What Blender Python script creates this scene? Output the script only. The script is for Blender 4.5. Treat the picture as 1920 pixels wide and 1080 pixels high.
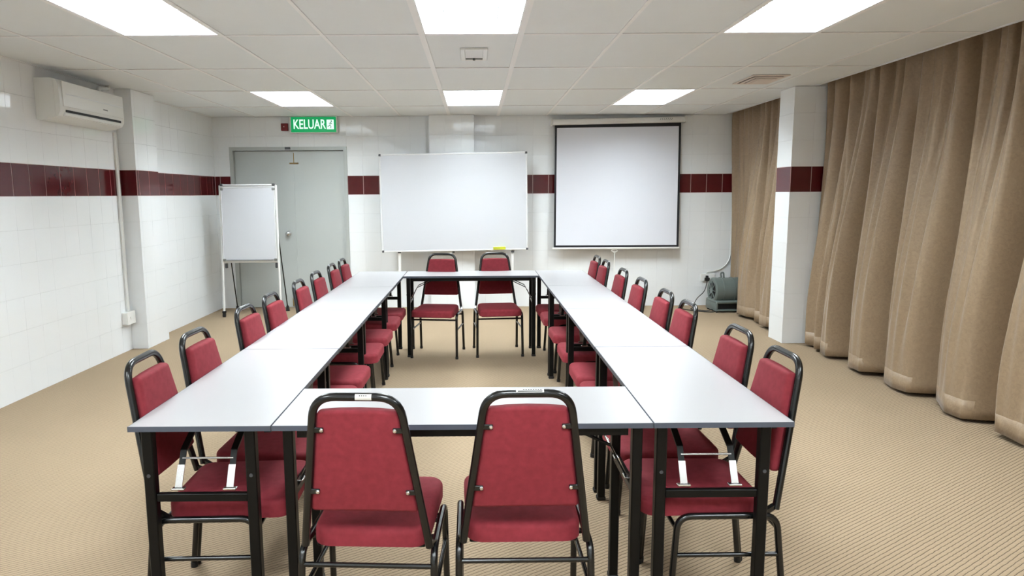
import bpy, bmesh, math, random
from mathutils import Vector, Matrix
random.seed(7)
for o in list(bpy.data.objects): bpy.data.objects.remove(o)
SC = bpy.context.scene
COL = SC.collection
PI = math.pi

# ------------------------------------------------------------------ camera
F_PX, PITCH, YAW, ROLL, CAM_H = 1296.52, 0.134967, 0.0050806, -0.0059078, 1.47903
R_ = Vector((math.cos(YAW), -math.sin(YAW), 0))
FW = Vector((math.sin(YAW)*math.cos(PITCH), math.cos(YAW)*math.cos(PITCH), -math.sin(PITCH)))
U_ = Vector((math.sin(YAW)*math.sin(PITCH), math.cos(YAW)*math.sin(PITCH), math.cos(PITCH)))
c_, s_ = math.cos(ROLL), math.sin(ROLL)
RR = R_*c_ + U_*s_
UU = U_*c_ - R_*s_
cam = bpy.data.cameras.new('camera'); camo = bpy.data.objects.new('camera', cam); COL.objects.link(camo)
camo.matrix_world = Matrix(((RR.x, UU.x, -FW.x, 0), (RR.y, UU.y, -FW.y, 0), (RR.z, UU.z, -FW.z, CAM_H), (0, 0, 0, 1)))
cam.sensor_width = 36; cam.lens = F_PX/1920*36; cam.shift_x = (960-899.5)/1920
cam.clip_start = 0.05
SC.camera = camo
# ------------------------------------------------------------------ world, exposure
w = bpy.data.worlds.new('world'); SC.world = w; w.use_nodes = True
w.node_tree.nodes['Background'].inputs[0].default_value = (0.8, 0.85, 0.9, 1)
w.node_tree.nodes['Background'].inputs[1].default_value = 0.3
vs = SC.view_settings
vs.view_transform = 'Standard'; vs.look = 'None'; vs.gamma = 1.0; vs.use_curve_mapping = False
vs.exposure = 0.58
LAMP_STRENGTH = 26.0

# ------------------------------------------------------------------ materials
def srgb(r, g, b):
    f = lambda c: (c/255/12.92) if c/255 <= 0.04045 else ((c/255+0.055)/1.055)**2.4
    return (f(r), f(g), f(b), 1)
MATS = {}
def mat(name, col, rough=0.5, metal=0.0, noise=0.0, nscale=20, bump=0.0, bscale=200, coat=0.0, emit=None, estr=0, sheen=0.0, spec=0.5, rvar=0.0):
    m = bpy.data.materials.new(name); m.use_nodes = True; nt = m.node_tree; b = nt.nodes['Principled BSDF']
    L = nt.links.new
    b.inputs['Base Color'].default_value = col
    b.inputs['Roughness'].default_value = rough; b.inputs['Metallic'].default_value = metal
    b.inputs['Coat Weight'].default_value = coat; b.inputs['Coat Roughness'].default_value = 0.05
    b.inputs['Sheen Weight'].default_value = sheen
    b.inputs['Specular IOR Level'].default_value = spec
    tc = nt.nodes.new('ShaderNodeTexCoord')
    if noise > 0 or rvar > 0:
        n = nt.nodes.new('ShaderNodeTexNoise'); n.inputs['Scale'].default_value = nscale; n.inputs['Detail'].default_value = 4
        L(tc.outputs['Object'], n.inputs['Vector'])
    if noise > 0:
        mp = nt.nodes.new('ShaderNodeMapRange'); mp.inputs['To Min'].default_value = 1-noise; mp.inputs['To Max'].default_value = 1+noise
        L(n.outputs['Fac'], mp.inputs['Value'])
        mx = nt.nodes.new('ShaderNodeVectorMath'); mx.operation = 'SCALE'; mx.inputs[0].default_value = col[:3]
        L(mp.outputs[0], mx.inputs['Scale']); L(mx.outputs[0], b.inputs['Base Color'])
    if rvar > 0:
        mr = nt.nodes.new('ShaderNodeMapRange'); mr.inputs['To Min'].default_value = max(0, rough-rvar); mr.inputs['To Max'].default_value = rough+rvar
        L(n.outputs['Fac'], mr.inputs['Value']); L(mr.outputs[0], b.inputs['Roughness'])
    if bump > 0:
        n2 = nt.nodes.new('ShaderNodeTexNoise'); n2.inputs['Scale'].default_value = bscale; n2.inputs['Detail'].default_value = 3
        L(tc.outputs['Object'], n2.inputs['Vector'])
        bp = nt.nodes.new('ShaderNodeBump'); bp.inputs['Strength'].default_value = bump; bp.inputs['Distance'].default_value = 0.002
        L(n2.outputs['Fac'], bp.inputs['Height']); L(bp.outputs[0], b.inputs['Normal'])
    if emit:
        b.inputs['Emission Color'].default_value = emit; b.inputs['Emission Strength'].default_value = estr
    MATS[name] = m
    return m
M = dict(
 white_tile = mat('white_ceramic', srgb(237, 240, 242), 0.07, noise=0.01, nscale=3, bump=0.12, bscale=9, spec=0.5),
 white_grout = mat('white_grout', srgb(233, 235, 235), 0.8, noise=0.05),
 red_tile = mat('maroon_ceramic', srgb(80, 20, 24), 0.12, noise=0.14, nscale=14, bump=0.12, bscale=9),
 red_grout = mat('band_grout', srgb(170, 140, 136), 0.8, noise=0.06),
 ceil_tile = mat('mineral_ceiling_board', srgb(232, 237, 240), 0.9, noise=0.015, nscale=6, bump=0.25, bscale=260),
 ceil_bar = mat('white_grid_metal', srgb(242, 243, 245), 0.45, noise=0.02),
 plaster = mat('plain_plaster', srgb(225, 224, 218), 0.85, noise=0.03, nscale=4),
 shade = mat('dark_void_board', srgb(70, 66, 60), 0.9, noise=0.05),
 laminate = mat('white_laminate', srgb(176, 175, 177), 0.30, noise=0.006, nscale=5),
 edge = mat('slate_edge_band', srgb(74, 80, 92), 0.45, noise=0.05),
 black = mat('black_powder_coat', srgb(4, 5, 5), 0.42, noise=0.1, nscale=30, spec=0.25),
 frame = mat('black_gloss_tube', srgb(7, 9, 11), 0.27, noise=0.15, nscale=25, bump=0.05, bscale=150, coat=0.2),
 chrome = mat('bright_steel', srgb(215, 215, 215), 0.25, 1.0, noise=0.03),
 brass = mat('dull_brass', srgb(150, 125, 80), 0.35, 1.0, noise=0.1),
 screenwhite = mat('matt_screen_fabric', srgb(216, 218, 226), 0.75, noise=0.008, nscale=3, bump=0.03, bscale=900),
 screenblack = mat('screen_border', srgb(12, 13, 22), 0.6, noise=0.05),
 board = mat('enamel_board', srgb(200, 202, 207), 0.16, noise=0.01, nscale=4, bump=0.03, bscale=3),
 alu = mat('white_aluminium_trim', srgb(222, 223, 224), 0.35, 0.0, noise=0.03),
 whitemetal = mat('white_painted_metal', srgb(228, 228, 226), 0.32, noise=0.02),
 plastic = mat('white_plastic', srgb(228, 229, 226), 0.28, noise=0.02, nscale=8),
 greyplastic = mat('dark_grey_plastic', srgb(66, 68, 72), 0.45, noise=0.06),
 door = mat('grey_door_paint', srgb(182, 187, 185), 0.42, noise=0.035, nscale=3, bump=0.04, bscale=60),
 doorframe = mat('grey_door_frame_paint', srgb(172, 176, 173), 0.4, noise=0.03),
 blower = mat('grey_green_moulding', srgb(98, 108, 105), 0.42, noise=0.05, nscale=12, bump=0.05, bscale=90),
 rubber = mat('black_rubber', srgb(16, 16, 17), 0.6, noise=0.1),
 red_plastic = mat('dark_red_plastic', srgb(120, 18, 28), 0.35, noise=0.06),
 green = mat('lit_green_sign_face', srgb(8, 120, 72), 0.4, emit=srgb(0, 170, 95), estr=0.42, noise=0.03),
 signwhite = mat('lit_white_sign_letters', srgb(190, 215, 200), 0.4, emit=srgb(222, 255, 240), estr=0.62, noise=0.01),
 signgreen = mat('lit_dark_green_mark', srgb(10, 70, 50), 0.4, emit=srgb(20, 130, 90), estr=0.1, noise=0.02),
 yellow = mat('yellow_green_felt', srgb(205, 215, 40), 0.8, noise=0.08, nscale=80),
 ventbeige = mat('beige_vent_paint', srgb(222, 210, 202), 0.5, noise=0.03),
 socketwhite = mat('socket_plastic', srgb(235, 235, 232), 0.25, noise=0.02),
 fin = mat('brushed_grey_reflector', srgb(150, 152, 155), 0.4, noise=0.04),
 louvre = mat('white_louvre_metal', srgb(235, 238, 242), 0.3, noise=0.02),
 sticker = mat('paper_sticker', srgb(214, 212, 206), 0.6, noise=0.04, nscale=60),
 ink = mat('ink_print', srgb(52, 54, 60), 0.6, noise=0.1),
 logo = mat('silver_print', srgb(120, 122, 120), 0.4, noise=0.1),
)
def lamp_mat():
    m = bpy.data.materials.new('lit_diffuser'); m.use_nodes = True; nt = m.node_tree
    b = nt.nodes['Principled BSDF']; b.inputs['Base Color'].default_value = (.9, .9, .9, 1)
    b.inputs['Emission Strength'].default_value = LAMP_STRENGTH
    tc = nt.nodes.new('ShaderNodeTexCoord'); wv = nt.nodes.new('ShaderNodeTexNoise'); wv.inputs['Scale'].default_value = 2.0
    cr = nt.nodes.new('ShaderNodeValToRGB'); cr.color_ramp.elements[0].color = (0.88, 0.965, 1.0, 1); cr.color_ramp.elements[1].color = (0.895, 0.97, 0.995, 1)
    nt.links.new(tc.outputs['Object'], wv.inputs['Vector']); nt.links.new(wv.outputs['Fac'], cr.inputs[0])
    nt.links.new(cr.outputs[0], b.inputs['Emission Color'])
    return m
M['lamp'] = lamp_mat()

def fabric_mat(name, c1, c2, rough, weave=900, bump=0.25, sheen=0.3):
    m = bpy.data.materials.new(name); m.use_nodes = True; nt = m.node_tree; b = nt.nodes['Principled BSDF']; L = nt.links.new
    tc = nt.nodes.new('ShaderNodeTexCoord')
    n = nt.nodes.new('ShaderNodeTexNoise'); n.inputs['Scale'].default_value = 45; n.inputs['Detail'].default_value = 6
    v = nt.nodes.new('ShaderNodeTexNoise'); v.inputs['Scale'].default_value = weave; v.inputs['Detail'].default_value = 1
    L(tc.outputs['Object'], n.inputs['Vector']); L(tc.outputs['Object'], v.inputs['Vector'])
    cr = nt.nodes.new('ShaderNodeValToRGB'); cr.color_ramp.elements[0].position = .3; cr.color_ramp.elements[1].position = .7
    cr.color_ramp.elements[0].color = c1; cr.color_ramp.elements[1].color = c2
    L(n.outputs['Fac'], cr.inputs[0]); L(cr.outputs[0], b.inputs['Base Color'])
    bp = nt.nodes.new('ShaderNodeBump'); bp.inputs['Strength'].default_value = bump; bp.inputs['Distance'].default_value = 0.001
    L(v.outputs['Fac'], bp.inputs['Height']); L(bp.outputs[0], b.inputs['Normal'])
    b.inputs['Roughness'].default_value = rough; b.inputs['Sheen Weight'].default_value = sheen
    b.inputs['Sheen Tint'].default_value = c2; b.inputs['Sheen Roughness'].default_value = 0.4
    return m
M['fabric'] = fabric_mat('crimson_upholstery', srgb(124, 31, 41), srgb(136, 39, 51), 0.85)

def carpet_mat():
    m = bpy.data.materials.new('ribbed_beige_carpet'); m.use_nodes = True; nt = m.node_tree; b = nt.nodes['Principled BSDF']; L = nt.links.new
    tc = nt.nodes.new('ShaderNodeTexCoord')
    mp = nt.nodes.new('ShaderNodeMapping'); mp.inputs['Rotation'].default_value = (0, 0, math.radians(-33))
    L(tc.outputs['Object'], mp.inputs['Vector'])
    sep = nt.nodes.new('ShaderNodeSeparateXYZ'); L(mp.outputs[0], sep.inputs[0])
    def math_(op, a, b_=None, c=None):
        n = nt.nodes.new('ShaderNodeMath'); n.operation = op
        for i, v in enumerate((a, b_, c)):
            if v is None: continue
            if isinstance(v, (int, float)): n.inputs[i].default_value = v
            else: L(v, n.inputs[i])
        return n.outputs[0]
    ns = nt.nodes.new('ShaderNodeTexNoise'); ns.inputs['Scale'].default_value = 30; ns.inputs['Detail'].default_value = 2
    L(tc.outputs['Object'], ns.inputs['Vector'])
    per = 0.0185
    # cords run along the rotated X axis; each row of cords carries staggered loops
    yy = math_('ADD', math_('DIVIDE', sep.outputs['Y'], per), math_('MULTIPLY', ns.outputs['Fac'], 0.35))
    row = math_('FLOOR', yy)
    fr = math_('FRACT', yy)
    groove = math_('POWER', math_('ABSOLUTE', math_('SUBTRACT', math_('MULTIPLY', fr, 2), 1)), 2.6)       # 1 at cord joints
    xx = math_('ADD', math_('DIVIDE', sep.outputs['X'], 0.034), math_('MULTIPLY', row, 0.37))
    fx = math_('FRACT', xx)
    loop = math_('POWER', math_('ABSOLUTE', math_('SUBTRACT', math_('MULTIPLY', fx, 2), 1)), 4)
    h = math_('SUBTRACT', 1.0, math_('MAXIMUM', groove, math_('MULTIPLY', loop, 0.55)))
    fine = nt.nodes.new('ShaderNodeTexNoise'); fine.inputs['Scale'].default_value = 420; fine.inputs['Detail'].default_value = 3
    L(tc.outputs['Object'], fine.inputs['Vector'])
    hh = math_('ADD', h, math_('MULTIPLY', fine.outputs['Fac'], 0.35))
    cr = nt.nodes.new('ShaderNodeValToRGB'); e = cr.color_ramp.elements
    e[0].position = 0.15; e[0].color = srgb(36, 25, 14); e[1].position = 0.66; e[1].color = srgb(164, 144, 119)
    L(hh, cr.inputs[0])
    big = nt.nodes.new('ShaderNodeTexNoise'); big.inputs['Scale'].default_value = 1.3; big.inputs['Detail'].default_value = 3
    L(tc.outputs['Object'], big.inputs['Vector'])
    mr = nt.nodes.new('ShaderNodeMapRange'); mr.inputs['To Min'].default_value = .95; mr.inputs['To Max'].default_value = 1.05
    L(big.outputs['Fac'], mr.inputs['Value'])
    sc = nt.nodes.new('ShaderNodeVectorMath'); sc.operation = 'SCALE'; L(cr.outputs[0], sc.inputs[0]); L(mr.outputs[0], sc.inputs['Scale'])
    L(sc.outputs[0], b.inputs['Base Color'])
    bp = nt.nodes.new('ShaderNodeBump'); bp.inputs['Strength'].default_value = 0.6; bp.inputs['Distance'].default_value = 0.004
    L(hh, bp.inputs['Height']); L(bp.outputs[0], b.inputs['Normal'])
    b.inputs['Roughness'].default_value = 0.95; b.inputs['Specular IOR Level'].default_value = 0.2
    return m
M['carpet'] = carpet_mat()

def curtain_mat():
    m = bpy.data.materials.new('crinkled_tan_satin'); m.use_nodes = True; nt = m.node_tree; b = nt.nodes['Principled BSDF']; L = nt.links.new
    tc = nt.nodes.new('ShaderNodeTexCoord')
    n = nt.nodes.new('ShaderNodeTexNoise'); n.inputs['Scale'].default_value = 48; n.inputs['Detail'].default_value = 5; n.inputs['Distortion'].default_value = 0.8
    L(tc.outputs['Object'], n.inputs['Vector'])
    cr = nt.nodes.new('ShaderNodeValToRGB'); e = cr.color_ramp.elements
    e[0].position = .3; e[0].color = srgb(142, 121, 97); e[1].position = .7; e[1].color = srgb(156, 134, 108)
    L(n.outputs['Fac'], cr.inputs[0]); L(cr.outputs[0], b.inputs['Base Color'])
    bp = nt.nodes.new('ShaderNodeBump'); bp.inputs['Strength'].default_value = 0.35; bp.inputs['Distance'].default_value = 0.006
    L(n.outputs['Fac'], bp.inputs['Height']); L(bp.outputs[0], b.inputs['Normal'])
    b.inputs['Roughness'].default_value = 0.45; b.inputs['Sheen Weight'].default_value = 0.25; b.inputs['Sheen Roughness'].default_value = .35
    return m
M['curtain'] = curtain_mat()

# ------------------------------------------------------------------ mesh helpers
class MB:
    def __init__(s): s.v = []; s.f = []; s.mi = []; s.cur = 0
    def add(s, vs, fs):
        k = len(s.v); s.v += [tuple(p) for p in vs]; s.f += [tuple(i+k for i in f) for f in fs]; s.mi += [s.cur]*len(fs)
    def box(s, x0, x1, y0, y1, z0, z1, M4=None):
        vs = [Vector((x, y, z)) for x in (x0, x1) for y in (y0, y1) for z in (z0, z1)]
        if M4 is not None: vs = [M4 @ p for p in vs]
        s.add(vs, [(0, 1, 3, 2), (4, 6, 7, 5), (0, 4, 5, 1), (2, 3, 7, 6), (0, 2, 6, 4), (1, 5, 7, 3)])
    def rbox(s, x0, x1, y0, y1, z0, z1, r=0.005, seg=2, M4=None):
        bm = bmesh.new()
        bmesh.ops.create_cube(bm, size=1)
        for v in bm.verts:
            v.co = Vector(((x0+x1)/2+v.co.x*(x1-x0), (y0+y1)/2+v.co.y*(y1-y0), (z0+z1)/2+v.co.z*(z1-z0)))
        bmesh.ops.bevel(bm, geom=bm.edges[:], offset=r, segments=seg, profile=0.5, affect='EDGES')
        s.bm(bm, M4)
    def bm(s, bm, M4=None):
        bm.verts.ensure_lookup_table(); bm.verts.index_update()
        vs = [(M4 @ v.co) if M4 is not None else v.co.copy() for v in bm.verts]
        s.add(vs, [[v.index for v in f.verts] for f in bm.faces]); bm.free()
    def tube(s, pts, r, n=12, caps=True, flat=None):
        pts = [Vector(p) for p in pts]; rings = []
        t0 = (pts[1]-pts[0]).normalized()
        up = Vector((0, 0, 1)) if abs(t0.z) < .9 else Vector((0, 1, 0))
        nrm = (up - t0*up.dot(t0)).normalized()
        prev = t0; N = len(pts)
        for i, p in enumerate(pts):
            if i == 0: t = t0
            elif i == N-1: t = (pts[-1]-pts[-2]).normalized()
            else: t = ((pts[i+1]-p).normalized() + (p-pts[i-1]).normalized()).normalized()
            q = prev.rotation_difference(t); nrm = q @ nrm; nrm = (nrm - t*nrm.dot(t)).normalized(); prev = t
            b = t.cross(nrm); ri = r[i] if isinstance(r, (list, tuple)) else r
            rings.append([p + nrm*math.cos(2*PI*k/n)*ri + b*math.sin(2*PI*k/n)*ri for k in range(n)])
        vs = [v for rg in rings for v in rg]; fs = []
        for i in range(N-1):
            for k in range(n):
                a = i*n+k; b2 = i*n+(k+1) % n
                fs.append((a, b2, b2+n, a+n))
        if caps: fs.append(tuple(range(n-1, -1, -1))); fs.append(tuple((N-1)*n+k for k in range(n)))
        s.add(vs, fs)
    def bar(s, a, b, wx, wy, side=Vector((1, 0, 0))):
        a, b = Vector(a), Vector(b); t = (b-a).normalized(); sd = (side - t*side.dot(t)).normalized(); u = t.cross(sd)
        vs = []
        for p in (a, b):
            for i, j in ((-1, -1), (1, -1), (1, 1), (-1, 1)): vs.append(p + sd*wx/2*i + u*wy/2*j)
        s.add(vs, [(3, 2, 1, 0), (4, 5, 6, 7), (0, 1, 5, 4), (1, 2, 6, 5), (2, 3, 7, 6), (3, 0, 4, 7)])
    def cyl(s, c, axis, r, h, n=24, r2=None):
        c = Vector(c); ax = Vector(axis).normalized()
        s.tube([c, c+ax*h], [r, r2 if r2 is not None else r], n)
    def lathe(s, prof, c, axis=Vector((0, 0, 1)), n=28):
        q = Vector((0, 0, 1)).rotation_difference(Vector(axis).normalized()); c = Vector(c); vs = []; fs = []
        for (r, h) in prof:
            for k in range(n): vs.append(c + q @ Vector((r*math.cos(2*PI*k/n), r*math.sin(2*PI*k/n), h)))
        for i in range(len(prof)-1):
            for k in range(n):
                a = i*n+k; b2 = i*n+(k+1) % n; fs.append((a, b2, b2+n, a+n))
        s.add(vs, fs)
    def mesh(s, name, mats, smooth=False):
        me = bpy.data.meshes.new(name); me.from_pydata([tuple(v) for v in s.v], [], s.f); me.update()
        for m in (mats if isinstance(mats, (list, tuple)) else [mats]): me.materials.append(m)
        if any(s.mi): me.polygons.foreach_set('material_index', s.mi)
        bm = bmesh.new(); bm.from_mesh(me); bmesh.ops.recalc_face_normals(bm, faces=bm.faces); bm.to_mesh(me); bm.free()
        if smooth:
            me.polygons.foreach_set('use_smooth', [True]*len(me.polygons))
            try: me.set_sharp_from_angle(angle=math.radians(smooth if smooth is not True else 40))
            except Exception: pass
        return me
    def build(s, name, mats, parent=None, smooth=False, loc=None, rot=None):
        o = bpy.data.objects.new(name, s.mesh(name, mats, smooth)); COL.objects.link(o)
        if parent: o.parent = parent
        if loc is not None: o.location = loc
        if rot is not None: o.rotation_euler = rot
        return o
def inst(name, me, parent=None, loc=(0, 0, 0), rot=(0, 0, 0)):
    o = bpy.data.objects.new(name, me); COL.objects.link(o); o.location = loc; o.rotation_euler = rot
    if parent: o.parent = parent
    return o
def thing(name, label, cat, loc=(0, 0, 0), rz=0, group=None):
    o = bpy.data.objects.new(name, None); COL.objects.link(o); o.location = loc; o.rotation_euler = (0, 0, rz)
    o.empty_display_size = .1; return tag(o, label, cat, group)
def tag(o, label, cat, group=None):
    o['label'] = label; o['category'] = cat
    if group: o['group'] = group
    return o
def struct(o, label=None, cat=None):
    o['kind'] = 'structure'
    if label: o['label'] = label
    if cat: o['category'] = cat
    return o
def fillet(pts, r, n=6):
    pts = [Vector(p) for p in pts]; out = [pts[0]]
    for i in range(1, len(pts)-1):
        a, p, b = pts[i-1], pts[i], pts[i+1]
        u = (a-p); v = (b-p); rr = min(r if not isinstance(r, (list, tuple)) else r[i-1], u.length*.49, v.length*.49)
        s, e = p+u.normalized()*rr, p+v.normalized()*rr
        for k in range(n+1):
            t = k/n; out.append(s*(1-t)**2 + p*2*t*(1-t) + e*t*t)
    out.append(pts[-1]); return out
def copy_tree(o, parent=None):
    c = o.copy(); COL.objects.link(c); c.parent = parent
    for ch in list(o.children): copy_tree(ch, c)
    return c

# ------------------------------------------------------------------ room
XL, XR, YF, YN, HC = -3.361, 3.50, 9.05, -4.6, 2.469
BLO, BHI = 1.482, 1.723
HT = 2.62                                                      # slab above the ceiling grid
f = MB(); f.box(XL-.1, XR+.1, YN-.1, YF+.2, -.06, 0)
struct(f.build('floor', M['carpet']), 'beige carpet with fine diagonal ribs', 'floor')

def chamfer_tile(mb, o, u, v, n, w, h, t=0.0028, ch=0.0004, jit=0.0):
    """one tile standing proud of its bed; o = lower corner on the bed, u, v in-plane, n outward"""
    o, u, v, n = Vector(o), Vector(u), Vector(v), Vector(n)
    a, b = random.uniform(-jit, jit), random.uniform(-jit, jit)
    base = [o, o+u*w, o+u*w+v*h, o+v*h]
    top = [o+u*i+v*j + n*(t + a*(i-w/2) + b*(j-h/2)) for i, j in ((ch, ch), (w-ch, ch), (w-ch, h-ch), (ch, h-ch))]
    mb.add(base+top, [(0, 1, 5, 4), (1, 2, 6, 5), (2, 3, 7, 6), (3, 0, 4, 7), (4, 5, 6, 7)])
def cuts(a, b, anchor, pitch):
    k = math.ceil((a-anchor)/pitch+1e-6); xs = [a]
    while anchor+k*pitch < b-0.012:
        if anchor+k*pitch > a+0.012: xs.append(anchor+k*pitch)
        k += 1
    return xs+[b]
ROWS_LOW = [BLO*k/6 for k in range(7)]
band_cache = {}
def tiled_face(parent, o, u, n, length, anchor=0, pitch=.205, holes=(), ztop=HC, band=True):
    """tiles on one vertical wall face. o = point on the grout plane at floor level, u = run direction, n = outward"""
    o, u, n = Vector(o), Vector(u), Vector(n); up = Vector((0, 0, 1)); g = 0.0004
    rows = [(ROWS_LOW[i], ROWS_LOW[i+1], 0) for i in range(6)] + [(BLO, BHI, 1)]
    z = BHI
    while z < ztop-.03:
        z2 = min(z+.249, ztop)
        if ztop-z2 < .03: z2 = ztop
        rows.append((z, z2, 0)); z = z2
    white = MB(); bed = MB()
    for (z0, z1, red) in rows:
        for a, b in zip(*(lambda c: (c[:-1], c[1:]))(cuts(0, length, anchor, pitch))):
            segs = [(a, b, z0, z1)]
            for (ha, hb, hz) in holes:
                ns = []
                for (sa, sb, sz0, sz1) in segs:
                    if sz0 >= hz or sb <= ha or sa >= hb: ns.append((sa, sb, sz0, sz1)); continue
                    if sa < ha: ns.append((sa, ha, sz0, sz1))
                    if sb > hb: ns.append((hb, sb, sz0, sz1))
                    if sz1 > hz: ns.append((max(sa, ha), min(sb, hb), hz, sz1))
                segs = ns
            for (sa, sb, sz0, sz1) in segs:
                if sb-sa < .008 or sz1-sz0 < .008: continue
                if not red:
                    chamfer_tile(white, o+u*(sa+g/2)+up*(sz0+g/2), u, up, n, sb-sa-g, sz1-sz0-g, jit=.004)
                else:
                    gg = 0.007
                    p0 = o+u*sa+up*sz0-n*.002; p1 = o+u*sb+up*sz1+n*.0008
                    bed.box(min(p0.x, p1.x), max(p0.x, p1.x), min(p0.y, p1.y), max(p0.y, p1.y), p0.z, p1.z)
                    key = (round(sb-sa, 3), tuple(round(c) for c in u), tuple(round(c) for c in n))
                    if key not in band_cache:
                        t = MB(); chamfer_tile(t, (0, 0, 0), u, up, n, sb-sa-gg, sz1-sz0-.004, t=.0028, ch=.0008)
                        band_cache[key] = t.mesh('wall_tile', M['red_tile'])
                    tl = inst('wall_tile', band_cache[key], parent, o+u*(sa+gg/2)+up*(sz0+.002))
                    tl.rotation_euler = (random.uniform(-.003, .003), 0, random.uniform(-.003, .003))
    wobj = white.build('white_tiles', M['white_tile'], parent); wobj['kind'] = 'stuff'
    bed.build('band_grout', M['red_grout'], parent)
    return wobj

T = .003   # tile bed depth behind the finished face
DX0, DX1, DZ = -3.158, -1.652, 2.093
# far wall with a hole for the doorway
wf = MB()
wf.box(XL-.1, DX0, YF+T, YF+.12, 0, HT); wf.box(DX1, XR+.1, YF+T, YF+.12, 0, HT); wf.box(DX0, DX1, YF+T, YF+.12, DZ, HT)
wf.box(XL-.1, XR+.1, YF+.12, YF+.2, 0, HT)
wall_far = struct(wf.build('wall_far', M['white_grout']), 'white tiled end wall with a maroon tile band', 'wall')
# run leftwards part: corner to pier, pier to right
tiled_face(wall_far, (XL, YF+T, 0), (1, 0, 0), (0, -1, 0), -.585-XL, anchor=(-1.45-XL), holes=[(DX0-XL, DX1-XL, DZ)])
tiled_face(wall_far, (-.015, YF+T, 0), (1, 0, 0), (0, -1, 0), XR+.015, anchor=.74+.015)
wl = MB(); wl.box(XL-.1, XL-T, YN-.1, YF+.2, 0, HT)
wall_left = struct(wl.build('wall_left', M['white_grout']), 'white tiled left wall with a maroon tile band', 'wall')
tiled_face(wall_left, (XL-T, YN, 0), (0, 1, 0), (1, 0, 0), 6.645-YN, anchor=6.27-YN, pitch=.195)
tiled_face(wall_left, (XL-T, 7.106, 0), (0, 1, 0), (1, 0, 0), YF-7.106, anchor=.1, pitch=.195)
wr = MB(); wr.box(XR, XR+.1, YN-.1, YF+.2, 0, HT)
struct(wr.build('wall_right', M['plaster']), 'plain wall behind the tan curtains', 'wall')
wn = MB(); wn.box(XL-.1, XR+.1, YN-.1, YN, 0, HT)
struct(wn.build('wall_near', M['white_tile']), 'plain white wall behind the photographer', 'wall')

def pillar(name, x0, x1, y0, y1, label, faces, extra=None):
    p = MB(); p.box(x0+T, x1-T if x1 < 3.4 else x1, y0+T, y1-T if y1 < 9 else y1, 0, HC-.001)
    if x0 < -3.3:
        p = MB(); p.box(x0, x1-T, y0+T, y1-T, 0, HC-.001)
    if extra: p.box(*extra)
    o = struct(p.build(name, M['white_grout']), label, 'pillar')
    for fc in faces:
        if fc == 'front': tiled_face(o, (x0, y0+T, 0), (1, 0, 0), (0, -1, 0), x1-x0, anchor=.2 if x1 > 3 else .0, ztop=HC-.002)
        if fc == 'left': tiled_face(o, (x0+T, y0, 0), (0, 1, 0), (-1, 0, 0), y1-y0, anchor=.0, pitch=.32 if x0 > 2 else .205, ztop=HC-.002)
        if fc == 'right': tiled_face(o, (x1-T, y0, 0), (0, 1, 0), (1, 0, 0), y1-y0, anchor=.255, pitch=.205, ztop=HC-.002)
        if fc == 'back': tiled_face(o, (x0, y1-T, 0), (1, 0, 0), (0, 1, 0), x1-x0, anchor=.0, ztop=HC-.002)
    return o
pillar('pillar', XL-T, -3.208, 6.645, 7.106, 'white tiled pier on the left wall beside the air conditioner', ('front', 'right', 'back'))
pillar('pillar', 3.016, XR, 6.687, 7.002, 'white tiled square pillar between the two curtains', ('front', 'left', 'back'), extra=(3.215, XR, 6.687+T, 7.002-T, HC, HT))
pillar('pillar', -.585, -.015, 8.90, YF+T, 'shallow white tiled pier on the end wall behind the whiteboard', ('front', 'left', 'right'))

# ceiling ------------------------------------------------------------
cs = MB(); cs.box(XL-.1, XR+.1, YN-.1, YF+.2, HT, HT+.08)
ceiling = struct(cs.build('ceiling', M['shade']), 'suspended ceiling of pale grey boards in a white grid', 'ceiling')
XS = [XL, -2.81, -2.19, -1.57, -.95, -.33, .29, .91, 1.53, 2.15, 2.77, 3.20]
YS = [YN, -3.70, -2.53, -1.36, -.19, .99, 2.15, 3.32, 4.50, 5.66, 6.82, 8.03, YF]
LIGHT_C = {2, 5, 8}; LIGHT_R = {1, 4, 7, 10}
tcache = {}
for i in range(len(XS)-1):
    for j in range(len(YS)-1):
        if i in LIGHT_C and j in LIGHT_R: continue
        wx, wy = round(XS[i+1]-XS[i], 3), round(YS[j+1]-YS[j], 3)
        if (wx, wy) not in tcache:
            t = MB(); t.box(-wx/2+.008, wx/2-.008, -wy/2+.008, wy/2-.008, 0, .012)
            tcache[(wx, wy)] = t.mesh('ceiling_tile', M['ceil_tile'])
        inst('ceiling_tile', tcache[(wx, wy)], ceiling, ((XS[i]+XS[i+1])/2, (YS[j]+YS[j+1])/2, HC+.0015+random.uniform(0, .0008)))
for x in XS[1:-1]:
    wd = .019 if abs(x+.02) < .4 else .0115
    b = MB(); b.box(x-wd, x+wd, YN, YF, HC-.0035, HC+.001); b.box(x-.002, x+.002, YN, YF, HC+.001, HC+.03)
    b.build('grid_bar', M['ceil_bar'], ceiling)
for y in YS[1:-1]:
    b = MB(); b.box(XL, 3.2, y-.0115, y+.0115, HC-.0030, HC+.0006)
    b.build('grid_bar', M['ceil_bar'], ceiling)
for (x0, x1, y0, y1) in ((XL, XL+.02, YN, 6.64), (XL, XL+.02, 7.11, YF)):
    b = MB(); b.box(x0, x1, y0, y1, HC-.004, HC); b.build('edge_angle', M['ceil_bar'], ceiling)
tr = MB(); tr.box(3.2, 3.212, YN, YF, HC-.004, HT)
struct(tr.build('trim_1', M['ceil_bar']), 'edge board closing the ceiling above the curtains', 'trim')

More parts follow.
